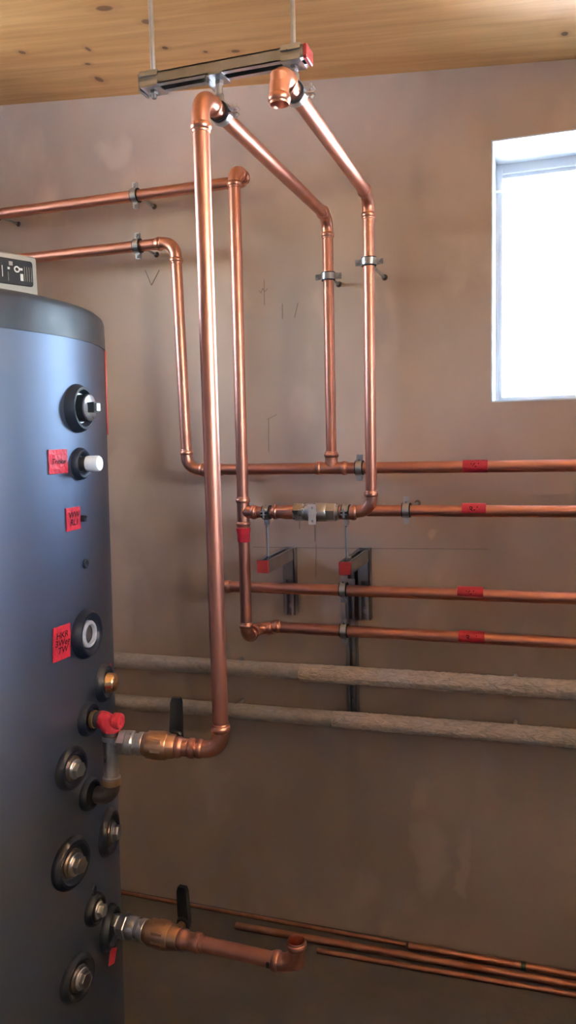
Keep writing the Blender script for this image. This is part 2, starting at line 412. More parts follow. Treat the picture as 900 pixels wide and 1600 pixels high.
def window(name, axis, pos, h0, h1, z0, z1, outward):
    """casement set deep in the reveal: frame, sash, pane, hinge"""
    def pt(s, d, z): return V((s, pos + outward * d, z)) if axis == 'Y' else V((pos + outward * d, s, z))
    def bar(m, s0, s1, u0, u1, d0, d1):
        a = pt((s0 + s1) / 2, (d0 + d1) / 2, (u0 + u1) / 2)
        sz = (abs(s1 - s0), abs(d1 - d0), u1 - u0) if axis == 'Y' else (abs(d1 - d0), abs(s1 - s0), u1 - u0)
        m.box(a, sz)
    def ring(m, s0, s1, u0, u1, w, d0, d1):
        bar(m, s0, s0 + w, u0, u1, d0, d1); bar(m, s1 - w, s1, u0, u1, d0, d1)
        bar(m, s0 + w, s1 - w, u0, u0 + w, d0, d1); bar(m, s0 + w, s1 - w, u1 - w, u1, d0, d1)
    m = MB(); ring(m, h0, h1, z0, z1, .012, .20, .27); bar(m, h0 + .012, h1 - .012, z1 - .030, z1 - .012, .20, .27); w = struct(m.build(name, M['white_frame'], smooth=False))
    m = MB(); ring(m, h0 + .008, h1 - .008, z0 + .008, z1 - .026, .014, .215, .255); m.build('sash', M['white_frame'], w, False, world=False)
    m = MB(); bar(m, h0 + .018, h1 - .018, z0 + .018, z1 - .036, .232, .238); m.build('pane', M['glass'], w, False, world=False)
    m = MB(); bar(m, h0 + .004, h0 + .022, z1 - .085, z1 - .025, .172, .20); m.build('hinge_cover', M['white_frame'], w, False, world=False)
    m = MB(); bar(m, (h0 + h1) / 2 - .012, (h0 + h1) / 2 + .012, z0 + .000, z0 + .030, .19, .202)
    bar(m, (h0 + h1) / 2 - .055, (h0 + h1) / 2 + .010, z0 + .007, z0 + .023, .172, .19); m.build('window_handle', M['white_frame'], w, False, world=False)
    m = MB(); t = .004
    bar(m, h0, h0 + t, z0, z1, .0, .2); bar(m, h1 - t, h1, z0, z1, .0, .2); bar(m, h0, h1, z1 - t, z1, .0, .2); bar(m, h0, h1, z0, z0 + t, .0, .2)
    m.build('reveal_lining', M['white_reveal'], w, False, world=False)
    return w
window('window_1', 'Y', 0.0, WX0, WX1, WZ0, WZ1, 1)
window('window_3', 'X', X0, -1.4, -0.65, 2.06, 2.5, -1)
window('window_2', 'X', X1, -3.0, -1.3, 1.81, 2.39, 1)

# marks on the plaster: pencil strokes and scored lines, parts of the wall
def stroke(pts, w, mat, parent, name, y=-0.0006):
    m = MB()
    for (xa, za), (xb, zb) in zip(pts, pts[1:]):
        a = V((xa, y, za)); b = V((xb, y, zb)); d = (b - a).normalized(); s = d.cross(V((0, 1, 0))).normalized()
        m.box((a + b) / 2, ((b - a).length, .0012, w), (d, V((0, 1, 0)), s))
    return m.build(name, mat, parent, False)
for pts, w in [([(-.789, 2.06), (-.790, 1.985)], .0012), ([(-.806, 2.03), (-.800, 2.022), (-.794, 2.036), (-.789, 2.024), (-.778, 2.034)], .0014), ([(-.733, 1.985), (-.734, 1.94)], .0016),
               ([(-.683, 1.985), (-.695, 1.942)], .002), ([(-.790, 1.64), (-.765, 1.650), (-.760, 1.655)], .0016), ([(-.786, 1.64), (-.789, 1.54)], .0012),
               ([(-1.19, 2.125), (-1.17, 2.075), (-1.14, 2.12)], .0012), ([(-.642, 1.253), (-.646, 1.15)], .0014), ([(-.693, 1.335), (-.694, 1.30)], .003), ([(-.645, 1.33), (-.646, 1.26)], .002)]:
    stroke(pts, w, M['pencil'], wall_back, 'pencil_mark')
stroke([(-.851, 1.239), (-.5, 1.243), (-.124, 1.249)], .0018, M['pencil'], wall_back, 'scored_line')

# ------------------------------------------------------------------ copper pipe parts
def pipe(parent, a, b, r, mat='copper', name='pipe'):
    return MB().cyl(a, b, r, 28).build(name, M[mat], parent)

def bead_profile(r, L):
    """(distance from open mouth, radius) of a press socket"""
    return [(0, r * 1.04), (.0015, r * 1.10), (.004, r * 1.10), (.006, r * 1.22), (.011, r * 1.26), (.015, r * 1.22), (.017, r * 1.09), (L, r * 1.09)]

def elbow(parent, c, d1, d2, r, bend=1.25, sock=.022, open_end=None, mat='copper_fit'):
    """press elbow with its corner at c and mouths toward d1 and d2; open_end: 1 or 2 leaves that mouth hollow"""
    c = V(c); d1 = V(d1).normalized(); d2 = V(d2).normalized()
    ang = math.acos(max(-1, min(1, -d1.dot(d2)))); R = bend * 2 * r
    leg = R * math.tan(ang / 2); L = leg + sock
    rings = []
    pr = bead_profile(r, sock)
    if open_end == 1:
        for q, rr in ((.054, r * .72), (.050, r * .93), (.004, r * .95)): rings.append((c + d1 * (L - q), -d1, rr))
    for q, rr in pr: rings.append((c + d1 * (L - q), -d1, rr))
    ctr = c + d1 * leg + (d2 - d1 * d2.dot(d1)).normalized() * R
    ax0 = (c + d1 * leg - ctr); nn = (-d1)
    k = 9
    for i in range(1, k):
        a = ang * i / k
        p = ctr + ax0 * math.cos(a) + nn * (R * math.sin(a)); t = nn * math.cos(a) - ax0.normalized() * math.sin(a)
        rings.append((p, t, r * 1.09))
    for q, rr in reversed(pr): rings.append((c + d2 * (L - q), d2, rr))
    if open_end == 2:
        for q, rr in ((.004, r * .95), (.050, r * .93), (.054, r * .72)): rings.append((c + d2 * (L - q), d2, rr))
    o = MB().sweep(rings, 28).build('elbow', M[mat], parent)
    return L

def tee(parent, c, run, branch, r, L=.048, mat='copper_fit'):
    c = V(c); run = V(run).normalized(); branch = V(branch).normalized()
    m = MB()
    p = bead_profile(r, .022)
    prof = [(-L + q, rr) for q, rr in p] + [(L - q, rr) for q, rr in reversed(p)]
    m.lathe(c, run, prof, 28)
    m.lathe(c, branch, [(0, r * 1.05), (r * 1.0, r * 1.14), (r * 1.3, r * 1.09)] + [(L - q, rr) for q, rr in reversed(p)], 28)
    return m.build('tee', M[mat], parent)

def coupling(parent, c, d, r, L=.03, mat='copper_fit', name='coupling'):
    p = bead_profile(r, L * .5)
    return MB().lathe(c, d, [(-L + q, rr) for q, rr in p] + [(L - q, rr) for q, rr in reversed(p)], 28).build(name, M[mat], parent)

def wrap(parent, c, axis, r, w, label=None, name='tape'):
    return MB().lathe(c, axis, [(-w / 2, r + .0002), (-w / 2, r + .0014), (w / 2, r + .0014), (w / 2, r + .0002)], 28, (False, False)).build(name, M['tape'], parent)

X = V((1, 0, 0)); Y = V((0, 1, 0)); Z = V((0, 0, 1))
RW = .0165      # wall runs
RO = .0150      # overhead run and drops
SW, SR = -.12, -.22   # stand-off from the wall of the two planes of pipes

# --- flow line on the wall: comes from behind the tank, drops, runs right past the window
A = thing('copper_pipe_run', 'copper pipe dropping from upper left, running right to topmost taped pipe under the window', 'pipe', (-1.0, SW, 1.49))
cA, cB = V((-1.022, SW, 2.168)), V((-1.012, SW, 1.491))
pipe(A, (-2.19, SW, 2.168), (-1.08, SW, 2.168), RW)
la = elbow(A, cA, -X, -Z, RW)
pipe(A, cA - Z * (la - .02), cB + Z * (la - .02), RW)
elbow(A, cB, Z, X, RW)
pipe(A, (-1.012 + la - .02, SW, 1.491), (X1 - .001, SW, 1.494), RW)
tee(A, (-.557, SW, 1.492), X, Z, RW)
coupling(A, (-.915, SW, 1.491), X, RW, .020)

# --- flow riser from the tee, overhead pipe toward the room, long drop to the tank valve
B = thing('copper_pipe_run', 'copper pipe with a long drop in front of the tank, hung left under the rail', 'pipe', (-.557, -.95, .99))
zB = 2.19
DROP = V((-.566, -.950, 0))
pipe(B, (-.557, SW, 1.53), (-.556, SW, zB - .03), RO)
elbow(B, (-.556, SW, zB), -Z, -Y, RO)
pipe(B, (-.556, SW - .03, zB), (DROP.x, DROP.y + .03, zB), RO)
elbow(B, (DROP.x, DROP.y, zB), Y, -Z, RO, bend=1.35, sock=.026)
zD = .992
pipe(B, (DROP.x, DROP.y, zB - .03), (DROP.x - .002, DROP.y, zD + .03), RO)
VD = V((-.783 - DROP.x, -.978 - DROP.y, 1.002 - zD)).normalized()   # from the drop foot toward the tank tee
elbow(B, (DROP.x - .002, DROP.y, zD), Z, VD, RO, bend=1.1, sock=.020)

# --- pipe from upper left behind the tank: drop at mid picture with tee, foot turning to the wall, lowest taped pipe
Cn = thing('copper_pipe_run', 'copper pipe from top left with middle drop to a tee, foot feeding lowest taped pipe', 'pipe', (-.79, SR, 1.02))
zC = 2.315; xC = -.790
pipe(Cn, (-2.19, SW, zC), (xC - .04, SW, zC), RW)
elbow(Cn, (xC, SW, zC), -X, -Y, RW, bend=1.0, sock=.014)
elbow(Cn, (xC, SR, zC), Y, -Z, RW, bend=1.0, sock=.016)
pipe(Cn, (xC, SR, zC - .03), (xC - .004, SR, 1.40), RW)
tee(Cn, (xC - .004, SR, 1.374), Z, X, RW, .044)
pipe(Cn, (xC - .004, SR, 1.34), (xC - .005, SR, 1.03), RW)
zL = 1.018
elbow(Cn, (xC - .005, SR, zL - .012), Z, Y, RW, bend=1.0, sock=.014)
elbow(Cn, (xC - .005, SW, zL - .006), -Y, X, RW, bend=1.0, sock=.016)
pipe(Cn, (xC + .03, SW, zL - .002), (X1 - .001, SW, 1.021), RW)
coupling(Cn, (-.735, SW, zL), X, RW, .014)

# --- return line: valve branch, swept elbow, riser, overhead pipe with an open elbow
D = thing('copper_pipe_run', 'copper riser from inline valve to overhead pipe ending in an open elbow', 'pipe', (-.42, SR, 1.38))
zR = 1.378; xD = -.422; zO = 2.203
pipe(Cn, (-.752, SR, 1.374), (-.69, SR, 1.374), RW * .96)
elbow(D, (xD, SR, zR), Z, -X, RO * 1.03, bend=1.2, sock=.020)
pipe(D, (xD, SR, zR + .03), (xD + .003, SR, zO - .03), RO)
elbow(D, (xD + .003, SR, zO), -Z, -Y, RO)
pipe(D, (xD + .003, SR - .03, zO), (-.418, -.925, zO), RO)
elbow(D, (-.418, -.955, zO), Y, -Z, RO * 1.04, bend=1.15, sock=.020, open_end=2)

E_ = thing('copper_pipe_run', 'second taped copper pipe from the top, level right from the riser foot', 'pipe', (-.40, SR, 1.38))
pipe(E_, (-.436, SR + .012, 1.379), (X1 - .001, SR + .012, 1.386), RW * .95)

F = thing('copper_pipe_run', 'third taped copper pipe from the top, its collared end behind the long drop', 'pipe', (-.88, SW, 1.137))
pipe(F, (-.915, SW, 1.1345), (X1 - .001, SW, 1.148), RW)
coupling(F, (-.898, SW, 1.1345), X, RW, .020, name='end_collar')

# ------------------------------------------------------------------ red tape labels with marker writing
def text_mesh(s, size):
    cu = bpy.data.curves.new('lettering', 'FONT'); cu.body = s; cu.size = size; cu.align_x = 'CENTER'; cu.align_y = 'CENTER'; cu.space_line = 0.85
    cu.shear = 0.18; cu.offset = size * 0.012
    ob = bpy.data.objects.new('lettering_source', cu); col.objects.link(ob)
    dg = bpy.context.evaluated_depsgraph_get()
    me = bpy.data.meshes.new_from_object(ob.evaluated_get(dg))
    bpy.data.objects.remove(ob); bpy.data.curves.remove(cu)
    return me

def lettering(parent, s, size, place, mat='ink'):
    """flat writing; place maps (x, y) of the text to a world point"""
    me = text_mesh(s, size)
    off = V((0, 0, 0)); p = parent
    while p is not None: off += p.location; p = p.parent
    for v in me.vertices: v.co = place(v.co.x, v.co.y) - off
    me.materials.clear(); me.materials.append(M[mat])
    o = bpy.data.objects.new('lettering', me); col.objects.link(o); o.parent = parent
    return o

def pipe_tape(x, y, z, r, w, s, label):
    t = thing('tape_label', label, 'tape', (x, y, z), 'tape labels on the wall pipes')
    MB().lathe((x, y, z), X, [(-w / 2, r + .0003), (-w / 2 + .0005, r + .0013), (w / 2 - .0005, r + .0013), (w / 2, r + .0003)], 28, (False, False)).build('tape_band', M['tape'], t)
    rr = r + .0016
    lettering(t, s, .020, lambda a, b: V((x + a, y - rr * math.cos(b / rr), z + .002 + rr * math.sin(b / rr))))
pipe_tape(-.155, SW, 1.4932, RW, .066, 'V-L', 'red tape label on topmost level pipe below the window')
pipe_tape(-.152, SR + .012, 1.3843, RW * .95, .062, 'R-L', 'red tape label on second level pipe below the window')
pipe_tape(-.168, SW, 1.1444, RW, .070, 'V-L', 'red tape label on third level pipe, above the lowest taped one')
pipe_tape(-.165, SW, 1.0196, RW, .070, 'R  1', 'red tape label on lowest level pipe, above the wrapped pipes')
t = thing('tape_label', 'red tape band around the middle drop pipe just below its tee', 'tape', (-.797, SR, 1.31))
m = MB()
for (z0, z1, k) in [(1.288, 1.329, 1.0)]:
    m.lathe((-.7945, SR, 0), Z, [(z0, RW + .0003), (z0 + .001, RW + .0016), (1.312, RW + .0018), (1.318, RW + .0035), (z1 - .001, RW + .0042), (z1, RW + .0003)], 28, (False, False))
m.build('tape_band', M['tape'], t)

# ------------------------------------------------------------------ pipe clamps
def clamp(label, c, axis, ear, rod, r, rod_end, group='rubber lined pipe clamps', end_plate=True):
    """two-piece clamp with rubber liner around a pipe; rod_end = distance from pipe centre to where the threaded rod ends"""
    c = V(c); axis = V(axis).normalized(); ear = V(ear).normalized(); rod = V(rod).normalized()
    t = thing('pipe_clamp', label, 'pipe clamp', c, group)
    MB().lathe(c, axis, [(-.0115, r + .0002), (-.0115, r + .0042), (.0115, r + .0042), (.0115, r + .0002)], 28, (False, False)).build('rubber_liner', M['rubber'], t)
    side = axis.cross(ear)
    for s in (1, -1):   # half shells
        m = MB(); n = 10; ri, ro, w = r + .0040, r + .0062, .0085
        vs = []; fs = []
        for i in range(n + 1):
            a = PI * (0.06 + 0.88 * i / n)
            d = ear * math.cos(a) + side * (s * math.sin(a))
            for rr, h in ((ri, -w), (ro, -w), (ro, w), (ri, w)): vs.append(c + d * rr + axis * h)
        for i in range(n):
            for k in range(4):
                a, b = i * 4 + k, i * 4 + (k + 1) % 4
                fs.append((a, b, b + 4, a + 4) if s > 0 else (a + 4, b + 4, b, a))
        fs.append((0, 1, 2, 3)); fs.append((n * 4 + 3, n * 4 + 2, n * 4 + 1, n * 4))
        m.add(vs, fs)
        for e in (1, -1):   # ears
            m.box(c + ear * (e * (r + .0125)) + side * (s * .0045), (.017, .0024, .015), (ear, side, axis))
        m.build('clamp_half', M['zinc'], t)
    for e in (1, -1):
        p = c + ear * (e * (r + .0145))
        m = MB(); fr = -1 if side.dot(rod) > 0 else 1
        m.cyl(p - side * .013, p + side * .013, .0028, 10)
        m.hexa(p, side * fr, .0055, .0105, .0058)
        m.build('clamp_screw', M['zinc'], t)
    m = MB(); m.hexa(c, rod, r + .0055, r + .0185, .0085); m.build('boss_nut', M['zinc'], t)
    m = MB(); m.lathe(c, rod, [(r + .018, .0040), (rod_end, .0040)], 10); m.build('threaded_rod', M['zinc'], t)
    if end_plate:
        m = MB(); m.lathe(c, rod, [(rod_end - .010, .0052), (rod_end - .002, .0065), (rod_end, .0090)], 14); m.build('wall_plug', M['iron'], t)
    return t

clamp('pipe clamp on the topmost left pipe, above the left elbow', (-1.148, SW, zC), X, Z, Y, RW, .1195)
clamp('pipe clamp on the topmost left pipe at the left picture edge', (-1.655, SW, zC), X, Z, Y, RW, .1195)
clamp('pipe clamp beside the elbow of the second left pipe', (-1.147, SW, 2.168), X, Z, Y, RW, .1195)
clamp('pipe clamp on the left one of two risers', (-.556, SW, 2.028), Z, X, Y, RO, .1195)
clamp('pipe clamp on the right one of two risers, on a long rod', (-.4195, SR, 2.036), Z, X, Y, RO, .2195)
clamp('pipe clamp left of the right riser on topmost taped pipe', (-.475, SW, 1.4925), X, Z, Y, RW, .1195)
clamp('pipe clamp on second taped pipe, right of the riser foot', (-.329, SR + .012, 1.3815), X, Z, Y, RW * .95, .2075)
clamp('pipe clamp on third taped pipe in front of wall channel', (-.528, SW, 1.1398), X, Z, Y, RW, .0785, end_plate=False)
clamp('pipe clamp on lowest taped pipe in front of wall channel', (-.528, SW, 1.0175), X, Z, Y, RW, .0785, end_plate=False)
clamp('pipe clamp left of the inline valve, standing on bracket rod', (-.722, SR, 1.374), X, Y, -Z, RW * .96, .160, end_plate=False)
clamp('pipe clamp right of the inline valve, standing on bracket rod', (-.492, SR, 1.377), X, Y, -Z, RW * .96, .163, end_plate=False)
clamp('pipe clamp hanging under rail on the left overhead pipe', (-.5645, -.860, zB), Y, X, Z, RO, .060, end_plate=False)
clamp('pipe clamp hanging under rail on the right overhead pipe', (-.4183, -.860, zO), Y, X, Z, RO, .047, end_plate=False)

# ------------------------------------------------------------------ inline ball valve between tee and riser
t = thing('inline_valve', 'nickel plated inline valve with perforated flat handle between copper fittings', 'valve', (-.58, SR, 1.376))
zV = 1.375; o = V((0, SR, zV))
m = MB(); m.lathe(o, X, [(-.705, RW * 1.0), (-.703, RW * 1.12), (-.699, RW * 1.25), (-.693, RW * 1.25), (-.690, RW * 1.1), (-.672, RW * 1.14), (-.668, RW * 1.22), (-.648, RW * 1.22), (-.640, RW * 1.15), (-.640, RW * .8)], 28)
m.build('copper_adapter', M['copper_fit'], t)
m = MB(); m.hexa(o, X, -.640, -.612, .0265, 6, .25); m.lathe(o, X, [(-.641, .021), (-.630, .0225), (-.605, .0225)], 28); m.build('union_nut', M['nickel'], t)
m = MB(); m.lathe(o, X, [(-.612, .021), (-.604, .024), (-.585, .0265), (-.560, .0265), (-.548, .0255), (-.545, .023)], 28); m.build('valve_body', M['nickel'], t)
m = MB(); m.hexa(o, X, -.546, -.520, .0265, 6, .25); m.lathe(o, X, [(-.521, .022), (-.512, .021), (-.510, .018)], 28); m.build('union_nut', M['nickel'], t)
m = MB(); m.lathe(o, X, [(-.512, RW * 1.0), (-.508, RW * 1.16), (-.480, RW * 1.16), (-.474, RW * 1.27), (-.466, RW * 1.27), (-.462, RW * 1.05)], 28); m.build('copper_adapter', M['copper_fit'], t)
m = MB(); m.cyl(V((-.577, SR - .020, zV)), V((-.577, SR - .040, zV)), .008, 16); m.build('valve_stem', M['nickel'], t)
# flat handle with three holes: a frame of rounded plate strips around hollow rings
m = MB(); hp = V((-.577, SR - .0405, zV - .002)); n = 8
def plate_with_holes(m, c, u, v, w, hw, hh, holes, th):
    """rounded plate with round holes, made of ring sectors per hole cell"""
    cells = len(holes)
    ys = [-hh + 2 * hh * k / cells for k in range(cells + 1)]
    for k, hr in enumerate(holes):
        y0, y1 = ys[k], ys[k + 1]; cy = (y0 + y1) / 2; K = 24
        vs = []; fs = []
        for i in range(K):
            a = 2 * PI * i / K
            ca, sa = math.cos(a), math.sin(a)
            s = min(hw / abs(ca) if abs(ca) > 1e-6 else 9, (y1 - y0) / 2 / abs(sa) if abs(sa) > 1e-6 else 9)
            for rr in (hr, s):
                for d in (0, th): vs.append(c + u * (ca * rr) + v * (cy + sa * rr) + w * d)
        for i in range(K):
            j = (i + 1) % K; a = i * 4; b = j * 4
            fs += [(a + 1, a + 3, b + 3, b + 1), (a, b, b + 2, a + 2), (a, a + 1, b + 1, b), (a + 2, b + 2, b + 3, a + 3)]
        m.add(vs, fs)
plate_with_holes(m, hp, X, Z, -Y, .0105, .0275, [.0036, .0062, .0036], .003)
m.cyl(hp, hp - Y * .0055, .0058, 6); m.build('handle', M['aluminium'], t)

# ------------------------------------------------------------------ mounting rail under the ceiling
def channel(m, a, b, up, w, h, th, lip):
    """C channel from a to b, open side toward -up; up/width directions form the section"""
    a = V(a); b = V(b); d = (b - a).normalized(); up = V(up).normalized(); s = d.cross(up).normalized(); c = (a + b) / 2; L = (b - a).length
    bs = (d, s, up)
    m.box(c + up * (h / 2 - th / 2), (L, w, th), bs)
    for k in (1, -1):
        m.box(c + s * (k * (w / 2 - th / 2)), (L, th, h), bs)
        m.box(c + s * (k * (w / 2 - lip / 2)) - up * (h / 2 - th / 2), (L, lip, th), bs)
        m.box(c + s * (k * (w / 2 - lip + th / 2)) - up * (h / 2 - th * 1.8), (L, th, th * 2.5), bs)

RY, RZ, RH = -.868, 2.261, .011        # rail axis and half height
t = thing('mounting_rail', 'galvanised channel rail hanging on two threaded rods, red cap on right end', 'rail', (-.55, RY, RZ))
m = MB(); channel(m, (-.716, RY, RZ), (-.394, RY, RZ), Z, .038, RH * 2, .0026, .011)
m.build('channel', M['galv'], t, smooth=False)
m = MB(); m.rbox((-.3905, RY, RZ), (.041, RH * 2 + .003, .008), .004, (Y, Z, X)); m.build('end_cap', M['red_cap'], t)
for rx in (-.696, -.417):
    zt = ceil_z(rx)
    m = MB(); m.cyl((rx, RY, RZ - .028), (rx, RY, zt), .0045, 12); m.build('threaded_rod', M['galv'], t)
    for q in (1, -1):
        m = MB(); zq = RZ + q * (RH + .0017)
        m.box((rx, RY, zq), (.036, .044, .003)); m.box((rx, RY - .0215, zq - q * .004), (.036, .0025, .009)); m.box((rx, RY + .0215, zq - q * .004), (.036, .0025, .009))
        m.build('saddle_plate', M['zinc'], t, smooth=False)
        m = MB(); m.hexa((rx, RY, RZ), Z * q, RH + .0032, RH + .010, .0085); m.build('nut', M['zinc'], t)
for sx, sy in ((-.5645, RY), ):
    m = MB(); m.box((sx, RY, RZ - RH - .0017), (.034, .046, .003)); m.box((sx - .0155, RY, RZ - RH - .008), (.0025, .044, .012)); m.build('saddle_plate', M['zinc'], t, smooth=False)
    m = MB(); m.cyl((sx, RY + .006, RZ - .040), (sx, RY + .006, RZ - RH), .0062, 12); m.hexa((sx, RY + .006, RZ), -Z, RH + .003, RH + .010, .0085); m.build('hanger_sleeve', M['zinc'], t)
m = MB(); m.cyl((-.4183, RY + .008, RZ - .032), (-.4183, RY + .008, RZ - RH), .0062, 12); m.build('hanger_sleeve', M['zinc'], t)
m = MB(); m.box((-.718, RY, RZ - .003), (.003, .036, RH * 2 + .008)); m.build('end_plate', M['galv'], t, smooth=False)

# ------------------------------------------------------------------ wall brackets under the valve
def bracket(label, x, z, tip, zb):
    t = thing('wall_bracket', label, 'bracket', (x, 0, zb), 'cantilever brackets under the inline valve')
    m = MB(); channel(m, (x, -.020, zb), (x, -.020, z + .012), Y, .036, .034, .0025, .010); m.build('back_channel', M['galv'], t, smooth=False)
    m = MB()
    a = V((x, -.03, z - .006)); b = V((x, tip, z - .006))
    # arm: U section open at the top with side walls and slotted top lips
    L = (b - a).length; c = (a + b) / 2
    m.box(c - Z * .0155, (.032, L, .003)); m.box(c + X * .0150, (.003, L, .034)); m.box(c - X * .0150, (.003, L, .034))
    m.box(c + X * .0115 + Z * .0155, (.009, L, .003)); m.box(c - X * .0115 + Z * .0155, (.009, L, .003))
    m.build('arm', M['galv'], t, smooth=False)
    m = MB(); m.rbox((x, tip - .003, z - .006), (.034, .036, .007), .003, (X, Z, -Y)); m.build('end_cap', M['red_cap'], t)
    m = MB(); m.box((x, -.0385, z - .05), (.030, .003, .070)); m.build('gusset', M['galv'], t, smooth=False)
    for zz in (zb + .025, z - .06):
        m = MB(); m.lathe((x, -.012, zz), -Y, [(0, .011), (.002, .011)], 16); m.hexa((x, -.012, zz), -Y, .002, .008, .0075); m.build('bolt', M['zinc'], t)
    m = MB(); m.hexa((x, SR, z + .012), Z, 0, .007, .0085); m.build('nut', M['zinc'], t)
    return t
bracket('galvanised cantilever bracket with red tip below the left valve clamp', -.722, 1.232, -.262, 1.035)
bracket('galvanised cantilever bracket with red tip below the right valve clamp', -.487, 1.234, -.262, 1.030)
t = thing('mounting_channel', 'long upright galvanised channel on the wall behind the lower pipe clamps', 'rail', (-.528, 0, .735))
m = MB(); channel(m, (-.528, -.021, .735), (-.528, -.021, 1.205), Y, .030, .040, .0025, .009); m.build('channel', M['galv'], t, smooth=False)
for zz in (1.1398, 1.0175):
    m = MB(); m.box((-.528, -.043, zz), (.034, .004, .034)); m.build('clamp_plate', M['zinc'], t, smooth=False)
for zz in (.77, .96, 1.18):
    m = MB(); m.hexa((-.528, -.006, zz), -Y, 0, .008, .0075); m.build('bolt', M['zinc'], t)

# ------------------------------------------------------------------ foil wrapped pipes
def wrapped(label, za, zb, xj, r):
    """insulated pipe: smooth sleeve on the left, crinkled wrap on the right"""
    t = thing('insulated_pipe', label, 'pipe', (xj, -.10, za), 'wrapped pipes above the floor')
    zf = lambda x: za + (zb - za) * (x + 1.14) / 1.166
    rings = []; n = 60
    for i in range(n + 1):
        x = -2.19 + (xj + 2.19) * i / n
        rings.append(((x, -.10, zf(x)), X, r * (.93 + .012 * math.sin(i * 1.7) + .01 * random.random())))
    MB().sweep(rings, 20).build('smooth_sleeve', M['foil_smooth'], t)
    m = MB(); vs = []; fs = []; K = 24; n = int((X1 - xj) / .006)
    for i in range(n + 1):
        x = xj - .012 + (X1 - .001 - xj + .012) * i / n
        for k in range(K):
            a = 2 * PI * k / K
            f = 1 + .035 * math.sin(i * .9 + 3 * math.sin(a * 2) + k) * math.sin(i * .23 + k * 1.1) + random.uniform(-.045, .045)
            if i == 0: f *= .96
            vs.append((x, -.10 + math.cos(a) * r * f, zf(x) + math.sin(a) * r * f))
    for i in range(n):
        for k in range(K):
            j = (k + 1) % K; fs.append((i * K + k, i * K + j, (i + 1) * K + j, (i + 1) * K + k))
    m.add(vs, fs); m.build('crinkled_wrap', M['foil'], t, ang=60)
    for x in (-1.75, -.9, -.05, .8):
        m = MB(); m.cyl((x, -.10, zf(x)), (x, -.001, zf(x)), .006, 10); m.build('standoff', M['zinc'], t)
    return t
wrapped('upper one of two wrapped pipes, crinkled foil on its right half', .872, .883, -.66, .0262)
wrapped('lower one of two wrapped pipes, crinkled foil on its right half', .733, .747, -.56, .0250)

# ------------------------------------------------------------------ loose copper tubes lying on the floor along the wall
def tube(label, a, b, r, mark=None):
    t = thing('copper_tube', label, 'pipe', a, 'loose tubes on the floor')
    a = V(a); b = V(b); d = (b - a)
    L = d.length
    MB().lathe(a, d, [(.02, r * .55), (.02, r * .85), (0, r * .88), (0, r), (L, r), (L, r * .88), (L - .02, r * .85), (L - .02, r * .55)], 16).build('tube_wall', M['copper_dull'], t)
    if mark: MB().lathe(V(mark), d, [(-.007, r + .0002), (-.007, r + .001), (.007, r + .001), (.007, r + .0002)], 16, (False, False)).build('colour_band', M['green_tape'], t)
tube('thin copper tube in the floor corner, reaching left behind the tank', (-1.9, -.020, .006), (-.372, -.026, .006), .006)
tube('thicker copper tube on the floor, starting behind the lower valve handle', (-.914, -.090, .011), (1.2, -.060, .011), .011)
tube('copper tube with a dark green band lying closest to the wall', (-.362, -.036, .011), (1.25, -.026, .011), .011, (-.023, -.034, .011))
tube('thin copper tube lying farthest out from the wall', (-.629, -.130, .0075), (1.15, -.084, .0075), .0075)

# ------------------------------------------------------------------ buffer tank
TX, TY = -1.303, -1.008
def tr(z): return .478 - (1.8 - z) * .017
def tn(az): a = math.radians(az); return V((math.cos(a), math.sin(a), 0))
def tp(az, z, out=0.0): return V((TX, TY, z)) + tn(az) * (tr(z) + out)

T = thing('buffer_tank', 'tall grey jacketed hot water tank with dark cap and black port rosettes', 'tank', (TX, TY, 0))
m = MB(); m.lathe((TX, TY, 0), Z, [(.004, .30), (.004, tr(.02) - .012), (.016, tr(.02))] + [(z, tr(z)) for z in (.3, .6, .9, 1.2, 1.5, 1.70)] + [(1.786, tr(1.786)), (1.790, tr(1.79) - .004), (1.790, .2)], 160)
m.build('jacket', M['tank'], T)
m = MB(); R = tr(1.8) + .0015
m.lathe((TX, TY, 0), Z, [(1.7795, R - .010), (1.7795, R), (1.800, R), (1.832, R), (1.840, R - .002), (1.8455, R - .008), (1.8475, R - .018), (1.8475, .02)], 160)
m.build('cap', M['tank_cap'], T)
# red seam strip along the back edge of the jacket
m = MB(); vs = []; fs = []
az0 = 27.5
for i, z in enumerate((1.60, 1.66, 1.72, 1.779)):
    for az in (az0 + .5, az0 + 1.2, az0 + 2.4): vs.append(tp(az, z, .0035))
for i in range(3):
    for j in range(2): a = i * 3 + j; fs.append((a, a + 1, a + 4, a + 3))
m.add(vs, fs); so = m.build('seam_strip', M['orange_seam'], T)
sm = so.modifiers.new('thickness', 'SOLIDIFY'); sm.thickness = .003; sm.offset = -1

def rosette(az, z, R, depth=.013, hole=.55):
    c = tp(az, z); n = tn(az)
    m = MB(); m.lathe(c, n, [(-.006, R), (.003, R), (.007, R * .97), (depth, R * .86), (depth, R * .76), (depth * .75, R * (hole + .08)), (.004, R * hole), (.0035, .001)], 40, (True, True))
    return m.build('rosette', M['rosette'], T), c, n

def hex_plug(az, z, R, r=.020, L=.020, rot=.3):
    ro, c, n = rosette(az, z, R, hole=.62)
    m = MB(); m.lathe(c, n, [(.002, r * 1.18), (.008, r * 1.18), (.011, r * 1.05), (L * .6, r * 1.05), (L * .68, r * .92)], 28); m.build('plug_flange', M['iron'], ro)
    m = MB(); m.lathe(c, n, [(L * .66, r * .95), (L * .72, r * .9), (L * .78, r * .82)], 28); m.hexa(c, n, L * .74, L * 1.3, r * .72, 6, rot); m.build('plug', M['zinc'], ro)
    return ro

